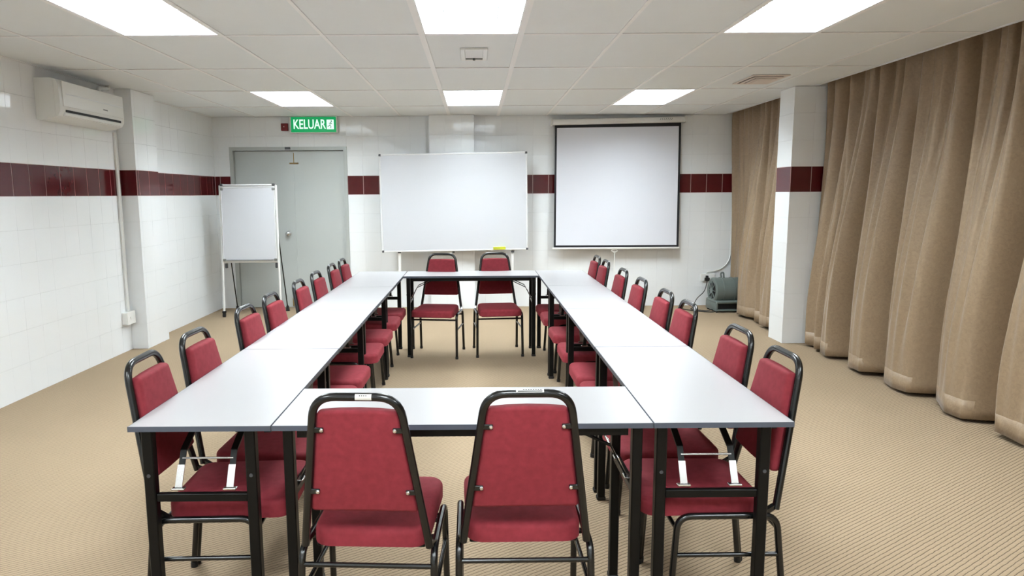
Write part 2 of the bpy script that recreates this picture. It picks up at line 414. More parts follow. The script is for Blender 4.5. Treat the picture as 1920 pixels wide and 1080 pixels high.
# ------------------------------------------------------------------ ceiling lights
def make_light():
    t = thing('ceiling_light', '', 'light', group='recessed fluorescent lights')
    X, Y = .30, .575
    m = MB()     # frame ring
    for (a, b, c, d) in ((-X, -X+.014, -Y, Y), (X-.014, X, -Y, Y), (-X, X, -Y, -Y+.014), (-X, X, Y-.014, Y)): m.box(a, b, c, d, -.002, .012)
    m.build('frame', M['ceil_bar'], t)
    m = MB()     # housing
    m.box(-X+.004, -X+.008, -Y, Y, .012, .085); m.box(X-.008, X-.004, -Y, Y, .012, .085)
    m.box(-X+.004, X-.004, -Y+.004, -Y+.008, .012, .085); m.box(-X+.004, X-.004, Y-.008, Y-.004, .012, .085)
    m.box(-X+.004, X-.004, -Y+.004, Y-.004, .085, .09)
    m.build('housing', M['fin'], t)
    m = MB(); m.box(-X+.012, X-.012, -Y+.012, Y-.012, .056, .060); m.build('diffuser', M['lamp'], t)
    for x in (-.15, .15):
        m = MB(); m.box(x-.002, x+.002, -Y+.012, Y-.012, .008, .054); m.build('reflector_fin', M['fin'], t)
    m = MB(); m.box(-.002, .002, -Y+.012, Y-.012, .024, .054); m.build('reflector_fin', M['fin'], t)
    for k in range(13):   # cross blades, V-shaped
        y = -Y+.05+k*(2*Y-.1)/12
        m = MB()
        for (xa, xb) in ((-X+.014, -.006), (.006, X-.014)):
            m.add([(xa, y-.006, .022), (xb, y-.006, .022), (xb, y, .006), (xa, y, .006), (xa, y+.006, .022), (xb, y+.006, .022)],
                  [(0, 1, 2, 3), (3, 2, 5, 4), (0, 4, 5, 1), (0, 3, 4), (1, 5, 2)])
        m.build('louvre_blade', M['louvre'], t)
    m = MB()
    m.add([(-.006, -Y+.02, .022), (.006, -Y+.02, .022), (0, -Y+.02, .004), (-.006, Y-.02, .022), (.006, Y-.02, .022), (0, Y-.02, .004)], [(0, 1, 2), (3, 5, 4), (0, 3, 4, 1), (1, 4, 5, 2), (2, 5, 3, 0)])
    m.build('louvre_spine', M['louvre'], t)
    return t
L0 = make_light(); first = True
names = {(2, 10): 'ceiling light above the grey door near the end wall', (5, 10): 'ceiling light in front of the whiteboard near the end wall', (8, 10): 'ceiling light in front of the projection screen',
         (2, 7): 'large ceiling light nearest the air conditioner, cut by the top edge', (5, 7): 'large ceiling light in the middle, nearest the square ceiling fixture', (8, 7): 'large ceiling light nearest the long curtain, cut by the top edge',
         (2, 4): 'ceiling light above and behind the photographer on the left', (5, 4): 'ceiling light above the photographer in the middle', (8, 4): 'ceiling light above the photographer by the curtain',
         (2, 1): 'unseen ceiling light added for brightness far behind the photographer, on the left', (5, 1): 'unseen ceiling light added for brightness far behind the photographer, in the middle', (8, 1): 'unseen ceiling light added for brightness far behind the photographer, by the curtain'}  # rearmost row is added out of view to brighten surfaces facing the camera
for (i, j), lb in names.items():
    o = L0 if first else copy_tree(L0); first = False
    o.location = ((XS[i]+XS[i+1])/2, (YS[j]+YS[j+1])/2, HC); o['label'] = lb

# square fixture in the middle of the ceiling
t = thing('ceiling_fixture', 'small square white fixture with grey centre between the two middle ceiling lights', 'fixture', (-.005, 5.10, HC))
m = MB()
for a in ((-.095, -.062, -.2, .2), (.062, .095, -.2, .2), (-.062, .062, -.2, -.165), (-.062, .062, .165, .2)): m.rbox(a[0], a[1], a[2], a[3], -.012, .0, .002, 1)
m.build('frame', M['plastic'], t)
m = MB(); m.box(-.062, .062, -.165, .165, -.004, 0); m.build('centre_plate', M['alu'], t)
m = MB(); m.box(-.062, .062, .150, .165, -.0045, -.008); m.cyl((0, .15, -.004), (0, 0, -1), .009, .014, 12); m.build('latch', M['greyplastic'], t)
# beige air vent
t = thing('ceiling_vent', 'beige square air vent in the ceiling by the pillar', 'vent', (2.52, 6.28, HC))
for k, (r, z) in enumerate(((.20, -.004), (.155, -.011), (.11, -.016))):
    m = MB(); q = .032
    for a in ((-r, -r+q, -r, r), (r-q, r, -r, r), (-r+q, r-q, -r, -r+q), (-r+q, r-q, r-q, r)): m.rbox(a[0]*.8, a[1]*.8, a[2]*1.2, a[3]*1.2, z-.004, z+.003, .0015, 1)
    m.build('vane', M['ventbeige'], t)
m = MB(); m.box(-.062, .062, -.095, .095, -.022, -.017); m.build('centre_plate', M['ventbeige'], t)
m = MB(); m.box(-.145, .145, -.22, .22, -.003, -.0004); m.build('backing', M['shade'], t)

# ------------------------------------------------------------------ door
d = MB(); fw = .045
d.box(DX0, DX0+fw, YF-.012, YF+.11, 0, DZ); d.box(DX1-fw, DX1, YF-.012, YF+.11, 0, DZ); d.box(DX0+fw, DX1-fw, YF-.012, YF+.11, DZ-fw, DZ)
door = bpy.data.objects.new('door_1', None); COL.objects.link(door); struct(door, 'grey double door with a round knob', 'door')
d.build('door_frame', M['doorframe'], door)
SEAM = -2.371
d = MB(); d.rbox(DX0+fw+.003, SEAM-.002, YF+.035, YF+.075, .006, DZ-fw-.003, .003, 1)
left_leaf = d.build('door_leaf', M['door'], door)
d = MB(); d.rbox(SEAM+.002, DX1-fw-.003, YF+.035, YF+.075, .006, DZ-fw-.003, .003, 1)
right_leaf = d.build('door_leaf', M['door'], door)
d = MB(); d.box(SEAM-.012, SEAM+.022, YF+.026, YF+.035, .01, DZ-fw-.01); d.build('meeting_stile', M['door'], right_leaf)
d = MB(); d.lathe([(0, -.075), (.017, -.073), (.029, -.062), (.031, -.05), (.024, -.036), (.013, -.028), (.013, -.012), (.034, -.009), (.036, 0)], (-2.447, YF+.035, .983), (0, 1, 0), 24)
d.build('door_knob', M['chrome'], left_leaf, smooth=True)
d = MB(); d.rbox(-2.44, -2.37, YF-.03, YF-.012, 2.06, 2.09, .003, 1); d.build('catch', M['greyplastic'], door)
d = MB(); d.rbox(-2.40, -2.285, YF+.018, YF+.034, 1.878, 1.895, .003, 1); d.box(-2.349, -2.341, YF+.026, YF+.034, 1.895, 2.02)
d.build('slide_bolt', M['brass'], right_leaf)
for x in (-2.42, -2.355):
    d = MB(); d.rbox(x-.009, x+.009, YF+.016, YF+.034, .02, .13, .003, 1); d.cyl((x, YF+.02, .13), (0, 0, 1), .005, .03, 8); d.build('floor_bolt', M['brass'], left_leaf if x < SEAM else right_leaf)

# ------------------------------------------------------------------ exit sign and alarm
ex = thing('exit_sign', 'lit green exit sign reading KELUAR above the door', 'sign', (-2.049, 8.975, 2.365))
m = MB(); m.rbox(-.302, .302, .0, .06, -.103, .103, .006, 2); m.build('housing', M['plastic'], ex)
m = MB(); m.rbox(-.285, .285, -.005, .001, -.095, .095, .002, 1); m.build('face_panel', M['green'], ex)
def text_obj(body, size, mat_, parent, loc, rot, sx=1.0, off=0.0, ext=.001, name='lettering'):
    cu = bpy.data.curves.new('text', 'FONT'); cu.body = body; cu.size = size; cu.align_x = 'CENTER'; cu.align_y = 'CENTER'
    cu.extrude = ext; cu.offset = off; cu.resolution_u = 3
    to = bpy.data.objects.new('text', cu); COL.objects.link(to)
    dg = bpy.context.evaluated_depsgraph_get(); me = bpy.data.meshes.new_from_object(to.evaluated_get(dg))
    bpy.data.objects.remove(to)
    me.materials.clear(); me.materials.append(mat_)
    o = bpy.data.objects.new(name, me); COL.objects.link(o); o.parent = parent; o.location = loc; o.rotation_euler = rot; o.scale = (sx, 1, 1)
    return o
text_obj('KELUAR', .165, M['signwhite'], ex, (-.052, -.0065, -.002), (PI/2, 0, 0), sx=.69, off=.0022, name='lettering')
m = MB(); m.box(.168, .258, -.0075, -.005, -.06, .06); pic = m.build('pictogram', M['signwhite'], ex)
m = MB()
m.cyl((.228, -.0078, .040), (0, -1, 0), .009, .0015, 12)
for a, b in (((.222, .026), (.208, -.008)), ((.222, .024), (.236, .002)), ((.22, .02), (.196, .012)), ((.208, -.008), (.224, -.026)), ((.224, -.026), (.216, -.048)), ((.208, -.008), (.192, -.024)), ((.192, -.024), (.178, -.022))):
    m.bar((a[0], -.0085, a[1]), (b[0], -.0085, b[1]), .007, .0015, Vector((1, 0, .001)))
m.build('running_figure', M['signgreen'], pic)
ab = thing('alarm_box', 'small dark red box on the wall left of the green sign', 'alarm', (-2.431, YF, 2.34))
m = MB(); m.rbox(-.044, .044, -.035, -.001, -.046, .046, .005, 2); m.build('housing', M['red_plastic'], ab)
m = MB(); m.cyl((-.004, -.035, .004), (0, -1, 0), .016, .005, 16); m.build('button', M['red_plastic'], ab)
m = MB(); m.cyl((-.004, -.04, .004), (0, -1, 0), .006, .002, 12); m.build('lamp', M['plastic'], ab)

# ------------------------------------------------------------------ mobile whiteboard
wb = thing('whiteboard', 'wide white marker board on two thin white posts against the end wall', 'whiteboard', (-.272, 8.76, 0))
BW, BH, BZ = .923, .611, 1.377
rot = Matrix.Translation((0, 0, BZ)) @ Matrix.Rotation(-.013, 4, 'Y')
m = MB(); m.box(-BW+.012, BW-.012, -.012, .008, -BH+.012, BH-.012, rot); m.build('board_panel', M['board'], wb)
m = MB()
for a in ((-BW, BW, BH-.018, BH), (-BW, BW, -BH, -BH+.018), (-BW, -BW+.018, -BH+.018, BH-.018), (BW-.018, BW, -BH+.018, BH-.018)): m.rbox(a[0], a[1], -.016, .012, a[2], a[3], .003, 1, rot)
m.build('trim_frame', M['alu'], wb)
for sx in (-1, 1):
    for sz in (-1, 1):
        m = MB(); x0, x1 = sorted((sx*BW+sx*.003, sx*BW-sx*.026)); z0, z1 = sorted((sz*BH+sz*.003, sz*BH-sz*.026))
        m.rbox(x0, x1, -.019, .014, z0, z1, .006, 2, rot); m.build('corner_cap', M['greyplastic'], wb)
for x in (-.70, .737):
    m = MB(); m.box(x-.016, x+.016, .014, .040, .05, 1.93); lg = m.build('leg', M['whitemetal'], wb)
    m = MB(); m.rbox(x-.02, x+.02, -.19, .125, .03, .06, .005, 1); m.build('foot', M['whitemetal'], lg)
    for y in (-.17, .105):
        m = MB(); m.cyl((x-.012, y, .018), (1, 0, 0), .018, .024, 14); m.build('castor', M['rubber'], lg)
    m = MB(); m.rbox(x-.02, x+.02, -.004, .03, .742, .764, .003, 1); m.build('clip', M['greyplastic'], lg)
m = MB(); m.rbox(-.03, .0, -.004, .03, .742, .760, .003, 1); m.build('clip', M['greyplastic'], wb)
er = thing('board_eraser', 'yellow-green felt eraser on the lower edge of the whiteboard', 'eraser', (.296, 8.735, .802))
er.rotation_euler = (0, -.01, 0)
m = MB(); m.rbox(-.078, .078, -.028, .008, -.017, -.002, .003, 1); m.build('felt_pad', M['yellow'], er)
m = MB(); m.rbox(-.078, .078, -.026, .008, -.002, .004, .001, 1); m.build('backing_strip', M['greyplastic'], er)
m = MB(); m.rbox(-.078, .078, -.028, .008, .004, .016, .003, 1); m.build('grip', M['yellow'], er)

# ------------------------------------------------------------------ projection screen
ps = thing('projection_screen', 'pull-down projection screen with a black border and white case', 'screen', (1.815, 8.97, 0))
cr = Matrix.Translation((0, 0, 2.388)) @ Matrix.Rotation(-.0175, 4, 'Y')
m = MB(); m.rbox(-.84, .84, -.045, .05, -.035, .035, .014, 3, cr); m.build('case', M['whitemetal'], ps, smooth=True)
for sx in (-1, 1):
    m = MB(); x0, x1 = sorted((sx*.838, sx*.856)); m.rbox(x0, x1, -.052, .075, -.04, .044, .008, 2, cr); m.build('end_cap', M['plastic'], ps)
# small illegible maker's mark on the case
m = MB()
for k in range(7):
    x = .52+k*.024
    m.bar((x, -.0465, -.010), (x+.012, -.0465, .012), .006, .001, Vector((1, 0, .001)))
o = m.build('maker_mark', M['logo'], ps); o.matrix_local = Matrix.Translation((0, 0, 2.393)) @ Matrix.Rotation(-.0175, 4, 'Y')
tl, trr, bl, br = (-.801, 0, 2.350), (.801, 0, 2.366), (-.810, -.05, .790), (.804, -.05, .787)
def quadslab(mb, P, th=.002):
    P = [Vector(p) for p in P]; mb.add(P+[p+Vector((0, th, 0)) for p in P], [(0, 1, 2, 3), (7, 6, 5, 4), (0, 4, 5, 1), (1, 5, 6, 2), (2, 6, 7, 3), (3, 7, 4, 0)])
m = MB(); quadslab(m, (tl, trr, br, bl)); m.build('black_border', M['screenblack'], ps)
def lerp(a, b, t): return tuple(a[i]*(1-t)+b[i]*t for i in range(3))
def P2(u, v):
    a = lerp(tl, trr, u); b = lerp(bl, br, u); p = lerp(a, b, v); return (p[0], p[1]-.0025, p[2])
m = MB(); quadslab(m, (P2(.0155, .029), P2(.983, .029), P2(.983, .983), P2(.0155, .983)), .002); m.build('screen_fabric', M['screenwhite'], ps)
m = MB(); m.rbox(-.828, .812, -.068, -.038, .766, .789, .006, 2); bar_ = m.build('bottom_bar', M['whitemetal'], ps)
m = MB()
m.tube([(-.024+.036*math.cos(a*PI/10), -.055, .742+.018*math.sin(a*PI/10)) for a in range(21)], .005, 8); m.build('pull_ring', M['plastic'], bar_, smooth=True)
m = MB(); m.rbox(-.030, -.018, -.058, -.053, .46, .73, .001, 1); m.build('pull_strap', M['plastic'], bar_)

# ------------------------------------------------------------------ easel
es = thing('flipchart_easel', 'white flipchart easel on castors in front of the grey door', 'easel', (-2.745, 8.39, 0), rz=.02)
lean = lambda z: .05*(z/1.6)           # front frame leans back slightly
for sx in (-1, 1):
    x = sx*.335
    m = MB(); m.tube([(x+sx*.012, 0, .06), (x+sx*.004, lean(.7), .7), (x, lean(1.6), 1.60)], .0135, 12); lg = m.build('leg', M['whitemetal'], es, smooth=True)
    m = MB(); m.rbox(x+sx*.012-.02, x+sx*.012+.02, -.022, .022, .05, .078, .006, 2); m.cyl((x+sx*.012-.014, -.004, .026), (1, 0, 0), .026, .028, 18); m.build('castor', M['rubber'], lg)
    m = MB(); m.tube([(x-sx*.03, .045, 1.40), (x-sx*.015, .42, .05)], .0075, 8); rl = m.build('leg', M['frame'], es, smooth=True)
    m = MB(); m.tube([(x-sx*.015, .42, .07), (x-sx*.015, .425, .0)], [.015, .026], 12); m.build('rubber_foot', M['rubber'], rl)
    m = MB(); m.rbox(x-sx*.03-.014, x-sx*.03+.014, .03, .065, .60, .66, .005, 1); m.build('clamp', M['greyplastic'], es)
m = MB()
A4 = Matrix.Translation((0, lean(1.14), 1.14)) @ Matrix.Rotation(-math.atan(.05/1.6), 4, 'X')
for z in (-.475, .445):
    m = MB(); m.rbox(-.335, .335, -.006, .014, z, z+.022, .004, 1, A4); m.build('cross_rail', M['whitemetal'], es)
m = MB(); m.box(-.318, .318, -.022, -.006, -.445, .445, A4); m.build('board_panel', M['board'], es)
m = MB()
for a in ((-.322, .322, .43, .445), (-.322, .322, -.452, -.44), (-.322, -.312, -.44, .43), (.312, .322, -.44, .43)): m.rbox(a[0], a[1], -.028, -.004, a[2], a[3], .003, 1, A4)
m.build('trim_frame', M['alu'], es)
for sx in (-1, 1):
    for z in (.40, -.452):
        m = MB(); x0, x1 = sorted((sx*.324, sx*.290)); m.rbox(x0, x1, -.031, -.0, z, z+.03, .006, 2, A4); m.build('corner_cap', M['logo'], es)
    m = MB(); m.rbox(sx*.31-.016, sx*.31+.016, -.03, .02, .452, .48, .004, 1, A4); m.build('knob', M['greyplastic'], es)
m = MB(); m.rbox(-.30, .30, -.02, .012, .455, .472, .004, 1, A4); m.build('paper_clamp', M['alu'], es)
m = MB(); m.box(-.285, .285, -.034, -.028, -.442, -.436, A4); m.build('pen_ledge', M['greyplastic'], es)

# ------------------------------------------------------------------ air conditioner
ac = thing('air_conditioner', 'white wall-mounted air conditioner high on the left wall', 'air conditioner', (XL, 5.93, 0))
prof = [(.001, 2.378), (.13, 2.378), (.165, 2.366), (.182, 2.33), (.19, 2.20), (.187, 2.13), (.165, 2.095), (.12, 2.078), (.03, 2.062), (.001, 2.07)]
m = MB(); H = .485; n = len(prof)
vs_ = [(x, -H, z) for x, z in prof]+[(x, H, z) for x, z in prof]
m.add(vs_, [tuple(range(n-1, -1, -1)), tuple(range(n, 2*n))]+[(i, (i+1) % n, (i+1) % n+n, i+n) for i in range(n)])
m.build('body', M['plastic'], ac, smooth=30)
m = MB(); m.rbox(.1855, .194, -H+.04, H-.01, 2.17, 2.36, .003, 2, Matrix.Identity(4)); m.build('front_panel', M['plastic'], ac)
m = MB(); m.box(.186, .1905, -H+.07, H-.06, 2.128, 2.146); m.build('air_slot', M['rubber'], ac)
m = MB(); m.rbox(.165, .190, -H+.06, H-.04, 2.100, 2.124, .004, 2); m.build('louvre_flap', M['plastic'], ac)
m = MB(); m.rbox(.1935, .1955, .13, .20, 2.205, 2.215, .0006, 1); m.build('maker_mark', M['logo'], ac)
m = MB(); m.rbox(.1945, .1965, -H+.08, H-.02, 2.262, 2.268, .001, 1); m.build('panel_crease', M['louvre'], ac)
for sy in (-1, 1):
    m = MB(); y0, y1 = sorted((sy*H, sy*(H+.004))); m.box(.01, .15, y0, y1, 2.09, 2.36); m.build('end_panel', M['plastic'], ac)
pt = MB(); pt.tube(fillet([(XL+.04, 6.30, 2.378), (XL+.04, 6.30, 2.42), (XL+.04, 6.46, 2.44), (XL+.04, 6.46, HC)], .02), .02, 10)
tag(pt.build('refrigerant_pipe', M['plastic'], smooth=True), 'short white pipe from the top of the air conditioner to the ceiling', 'pipe')
cd = thing('cable_trunking', 'thin white cable trunking running down the left wall beside the pier', 'trunking', (XL, 6.578, 0))
m = MB(); m.rbox(.0, .02, -.02, .02, .385, 2.068, .003, 1); m.build('cover', M['plastic'], cd)
m = MB(); m.rbox(.0, .023, -.022, .022, 1.24, 1.27, .003, 1); m.build('joint_clip', M['plastic'], cd)
sb = thing('switch_box', 'white socket box low on the left wall under the trunking', 'socket', (XL, 6.55, .325))
m = MB(); m.rbox(.0, .05, -.075, .075, -.058, .058, .005, 2); m.build('back_box', M['socketwhite'], sb)
m = MB(); m.rbox(.05, .058, -.077, .077, -.06, .06, .003, 2); fp = m.build('face_plate', M['socketwhite'], sb)
m = MB(); m.rbox(.058, .063, -.03, -.005, -.012, .014, .002, 1); m.build('rocker', M['socketwhite'], fp)

# ------------------------------------------------------------------ far right socket, cables and blower
so = thing('wall_socket', 'white twin socket on the end wall beside the grey blower', 'socket', (3.045, YF, .37))
m = MB(); m.rbox(-.085, .10, -.022, -.0005, -.045, .05, .004, 2); m.build('face_plate', M['socketwhite'], so)
m = MB(); m.rbox(-.03, -.01, -.026, -.022, .012, .034, .001, 1); m.build('rocker', M['socketwhite'], so)
pg = thing('power_plug', 'black plug in the wall socket by the blower', 'plug', (3.035, YF-.024, .36))
m = MB(); m.rbox(-.03, .03, -.045, 0, -.03, .012, .008, 2); m.rbox(-.014, .014, -.035, 0, .012, .04, .005, 2); m.build('body', M['rubber'], pg)
m = MB(); m.tube(fillet([(3.035, YF-.05, .33), (3.01, YF-.06, .2), (2.86, 8.90, .10), (2.80, 8.80, .012), (2.72, 8.70, .008), (2.90, 8.55, .008), (2.98, 8.55, .03)], .08), .005, 8)
tag(m.build('power_cable', M['rubber'], smooth=True), 'thin black cable hanging from the plug to the floor', 'cable')
m = MB(); m.tube(fillet([(2.62, 8.75, .008), (2.70, 8.62, .008), (2.85, 8.50, .008), (2.95, 8.47, .008), (3.02, 8.50, .02), (2.98, 8.56, .09)], .06), .006, 8)
tag(m.build('blower_cable', M['rubber'], smooth=True), 'black cable looping on the carpet in front of the blower', 'cable')
m = MB(); m.tube(fillet([(3.34, YF-.012, HC), (3.34, YF-.012, .60), (3.22, YF-.012, .47), (3.04, YF-.012, .445), (3.04, YF-.012, .415)], .1), .008, 8)
tag(m.build('wall_cable', M['plastic'], smooth=True), 'thin cable down the end wall beside the curtain, bending to the socket', 'cable')

bl_ = thing('floor_blower', 'grey-green drum-shaped floor blower half behind the far curtain', 'blower', (3.13, 8.63, 0), rz=.05)
bl_.scale = (.85, .96, .96)
m = MB(); c0 = (-.19, 0, .27)
m.lathe([(.105, .012), (.15, .0), (.168, .015), (.172, .05), (.166, .1), (.166, .34), (.172, .38), (.165, .42), (.15, .43), (.105, .42)], c0, (1, 0, 0), 36)
m.build('drum', M['blower'], bl_, smooth=True)
for x in (-.06, .10):
    m = MB(); m.lathe([(.164, -.012), (.174, -.010), (.174, .010), (.164, .012)], (x, 0, .27), (1, 0, 0), 36); m.build('rib', M['blower'], bl_, smooth=True)
m = MB(); m.cyl((-.175, 0, .27), (1, 0, 0), .11, .02, 28); m.build('intake_disc', M['rubber'], bl_)
for k in range(8):
    a = k*PI/4; m = MB(); m.bar((-.187, .03*math.cos(a), .27+.03*math.sin(a)), (-.187, .125*math.cos(a), .27+.125*math.sin(a)), .012, .008, Vector((1, 0, 0))); m.build('grille_spoke', M['blower'], bl_)
m = MB(); m.lathe([(.0, -.004), (.04, -.004), (.04, .01), (0, .01)], (-.195, 0, .27), (1, 0, 0), 20); m.build('grille_hub', M['blower'], bl_)
m = MB(); m.rbox(-.20, .24, -.185, .17, .115, .155, .018, 3); m.rbox(-.20, .24, -.185, .17, .018, .04, .01, 2)
m.rbox(-.20, -.165, -.185, .17, .03, .13, .012, 2); m.rbox(.205, .24, -.185, .17, .03, .13, .012, 2); m.box(-.17, .21, .0, .02, .035, .12)
m.build('base', M['blower'], bl_, smooth=30)
m = MB(); m.box(-.165, .205, -.12, -.0, .04, .118); m.build('outlet', M['rubber'], bl_)
m = MB(); m.tube(fillet([(-.06, -.02, .43), (-.075, -.02, .50), (-.03, -.02, .51), (-.02, -.02, .43)], .025), .012, 10); m.build('handle', M['blower'], bl_, smooth=True)
for (x, y) in ((-.17, -.15), (.21, -.15), (-.17, .14), (.21, .14)):
    m = MB(); m.cyl((x, y, 0), (0, 0, 1), .015, .022, 10); m.build('foot', M['rubber'], bl_)

# ------------------------------------------------------------------ curtains
def curtain(name, pts, top_pitch, y0, y1, label, seed, deep=.75, zb=.028, zt=2.60):
    """pts: (y, x) control points of the folds at the floor; towards the top the folds become many small gathers"""
    rnd = random.Random(seed)
    pts = sorted(pts)
    def bottom(y):
        for (a, xa), (b, xb) in zip(pts[:-1], pts[1:]):
            if a <= y <= b:
                t = (y-a)/(b-a); t = t*t*(3-2*t)*.3+t*.7; return xa*(1-t)+xb*t
        return pts[0][1] if y < pts[0][0] else pts[-1][1]
    ph = [rnd.uniform(0, 6.28) for _ in range(6)]
    def top(y):
        warp = y + .05*math.sin(y*2.3+ph[0]) + .03*math.sin(y*5.1+ph[1])
        def saw(q):
            q = q-math.floor(q)
            return q/.78 if q < .78 else .5+.5*math.cos(PI*(q-.78)/.22)
        k = .75+.25*math.sin(y*3.7+ph[4])
        return 3.255 + .115*k*saw(warp/top_pitch+ph[2]) + .05*saw(warp/(top_pitch*1.63)+ph[3])
    ny = int((y1-y0)/.011); nz = 44
    vs_, fs_ = [], []
    for j in range(nz+1):
        v = j/nz; z = zb+(zt-zb)*v
        wgt = min(1, max(0, (z-.3)/(zt-.55)))**1.25; wgt = wgt*wgt*(3-2*wgt)*.6+wgt*.4
        for i in range(ny+1):
            y = y0+(y1-y0)*i/ny
            ys = y + .035*math.sin(z*1.7+ph[4])*(1-wgt)
            x = bottom(ys)*(1-wgt)+top(y)*wgt
            mid = math.sin(PI*min(1, max(0, v)))
            bx_ = bottom(ys); x += max(0, bx_-3.2)*deep*mid
            x += .034*mid*(1-abs(math.sin(PI*(y+.05*z)/.23+ph[5]+.5*math.sin(z*1.3))))**2 + .010*mid*math.sin(2*PI*y/.11+z*.9)
            vs_.append((x, y, z + (.008*math.sin(y*9+seed) if j < 2 else 0)))
    W_ = ny+1
    for j in range(nz):
        for i in range(ny): a = j*W_+i; fs_.append((a, a+1, a+1+W_, a+W_))
    ro = thing(name, label, 'curtain', (0, 0, 0))
    def sheet(nm, fs, off):
        me = bpy.data.meshes.new(nm); me.from_pydata(vs_, [], fs); me.materials.append(M['curtain'])
        bm = bmesh.new(); bm.from_mesh(me); bmesh.ops.delete(bm, geom=[v for v in bm.verts if not v.link_faces], context='VERTS'); bm.to_mesh(me); bm.free()
        me.polygons.foreach_set('use_smooth', [True]*len(me.polygons))
        o = bpy.data.objects.new(nm, me); COL.objects.link(o); o.parent = ro
        s = o.modifiers.new('thick', 'SOLIDIFY'); s.thickness = off; s.offset = 0; return o
    hj = 2
    sheet('cloth', fs_, .003); hm = sheet('hem', fs_[:hj*ny], .002); hm.location.x = -.0017
    return ro
near_pts = [(-4.5, 3.2), (-4.2, 3.12), (-4.18, 3.33), (-3.8, 3.18), (-3.5, 3.12), (-3.48, 3.33), (-3.0, 3.15), (-2.7, 3.12), (-2.68, 3.33), (-2.1, 3.2), (-1.85, 3.12), (-1.84, 3.33), (-1.4, 3.14), (-1.1, 3.13), (-1.09, 3.33), (-.7, 3.16), (-.35, 3.12), (-.34, 3.33), (.1, 3.2), (.35, 3.11), (.36, 3.34), (.8, 3.17), (1.12, 3.12), (1.14, 3.34),
            (1.55, 3.19), (1.8, 3.12), (1.82, 3.33), (2.2, 3.16), (2.5, 3.13), (2.52, 3.34), (2.95, 3.2), (3.2, 3.13), (3.22, 3.34), (3.5, 3.26),
            (3.80, 3.15), (4.00, 3.14), (4.04, 3.20), (4.20, 3.34), (4.27, 3.13), (4.42, 3.12), (4.64, 3.21), (4.78, 3.33), (4.84, 3.13), (5.0, 3.12), (5.16, 3.15), (5.36, 3.31), (5.42, 3.10),
            (5.62, 3.12), (5.80, 3.22), (5.92, 3.34), (5.98, 3.11), (6.12, 3.13), (6.2, 3.24), (6.28, 3.15), (6.42, 3.24), (6.52, 3.18), (6.62, 3.25)]
curtain('curtain', near_pts, .195, -4.52, 6.655, 'long tan floor-length curtain from the pillar towards the camera', 3)
far_pts = [(7.06, 3.2), (7.2, 3.26), (7.35, 3.14), (7.52, 3.13), (7.62, 3.28), (7.75, 3.17), (7.86, 3.25), (8.0, 3.16), (8.2, 3.14), (8.34, 3.24), (8.5, 3.355), (8.7, 3.35), (8.95, 3.33)]
curtain('curtain', far_pts, .17, 7.05, 8.98, 'short tan curtain between the pillar and the end wall', 11, deep=.1)
for (y0, y1, lb) in ((-4.52, 6.66, 'curtain rail above the long curtain'), (7.04, 8.95, 'curtain rail above the short far curtain')):
    m = MB(); m.box(3.30, 3.33, y0, y1, 2.60, 2.62)
    tag(m.build('curtain_rail', M['whitemetal']), lb, 'rail')

# ------------------------------------------------------------------ folding tables
def make_table(Lt, Wt, gname, inl=.048, inr=.048):
    """length along local Y, width along local X, centred"""
    t = thing('folding_table', '', 'table', group=gname)
    hx, hy = Wt/2-.0012, Lt/2-.0012
    m = MB(); m.rbox(-hx+.0015, hx-.0015, -hy+.0015, hy-.0015, .733, .75, .001, 1); m.build('tabletop', M['laminate'], t)
    m = MB()
    for a in ((-hx, -hx+.0015, -hy, hy), (hx-.0015, hx, -hy, hy), (-hx, hx, -hy, -hy+.0015), (-hx, hx, hy-.0015, hy)): m.box(a[0], a[1], a[2], a[3], .7325, .7495)
    m.build('edge_band', M['edge'], t)
    for sx in (-1, 1):
        m = MB(); m.box(sx*(hx-.034)-.011, sx*(hx-.034)+.011, -hy+.075, hy-.075, .702, .733); m.build('apron_rail', M['black'], t)
    for sy in (-1, 1):
        m = MB(); m.box(-hx+.035, hx-.035, sy*(hy-.085)-.011, sy*(hy-.085)+.011, .708, .733); m.build('apron_rail', M['black'], t)
        for sx in (-1, 1):
            x = (hx-inr) if sx > 0 else (-hx+inl); y = sy*(hy-.042)
            m = MB(); m.rbox(x-.0175, x+.0175, y-.0165, y+.0165, .016, .732, .003, 1); lg = m.build('leg', M['black'], t)
            m = MB(); m.rbox(x-.021, x+.021, y-.0185, y+.0185, 0, .018, .003, 1); m.build('foot_cap', M['rubber'], lg)
            m = MB(); m.cyl((x, y-sy*.0165 if sy < 0 else y+.0165, .575), (0, -sy if sy < 0 else sy, 0), .007, .003, 10)
            m = MB(); m.cyl((x, y+sy*.0165, .575), (0, sy, 0), .006, .003, 10); m.build('rivet', M['greyplastic'], lg)
        y = sy*(hy-.042)
        m = MB(); m.rbox(-hx+inl+.018, hx-inr-.018, y-.011, y+.011, .483, .509, .002, 1); m.build('crossbar', M['black'], t)
        for sx in (-1, 1):
            x = sx*.085 + (inl-inr)/2
            m = MB(); a, b, c = Vector((x, y-sy*.012, .515)), Vector((x, y-sy*.07, .63)), Vector((x, y-sy*.25, .715))
            m.bar(a, b, .020, .005); m.bar(b, c, .022, .006); arm = m.build('stay_arm', M['black'], t)
            m = MB(); q = a+(b-a)*.05; q2 = a+(b-a)*.62; off = Vector((0, sy*.004, .002)); m.bar(q+off, q2+off, .0235, .003); m.build('stay_sleeve', M['chrome'], arm)
            m = MB(); m.rbox(x-.022, x+.022, y-sy*.012-.010, y-sy*.012+.010, .515, .522, .002, 1); m.build('hinge_plate', M['chrome'], arm)
        m = MB(); m.tube([(-.085+(inl-inr)/2, y-sy*.058, .606), (.085+(inl-inr)/2, y-sy*.058, .606)], .004, 8); m.build('stay_rod', M['chrome'], t)
    return t
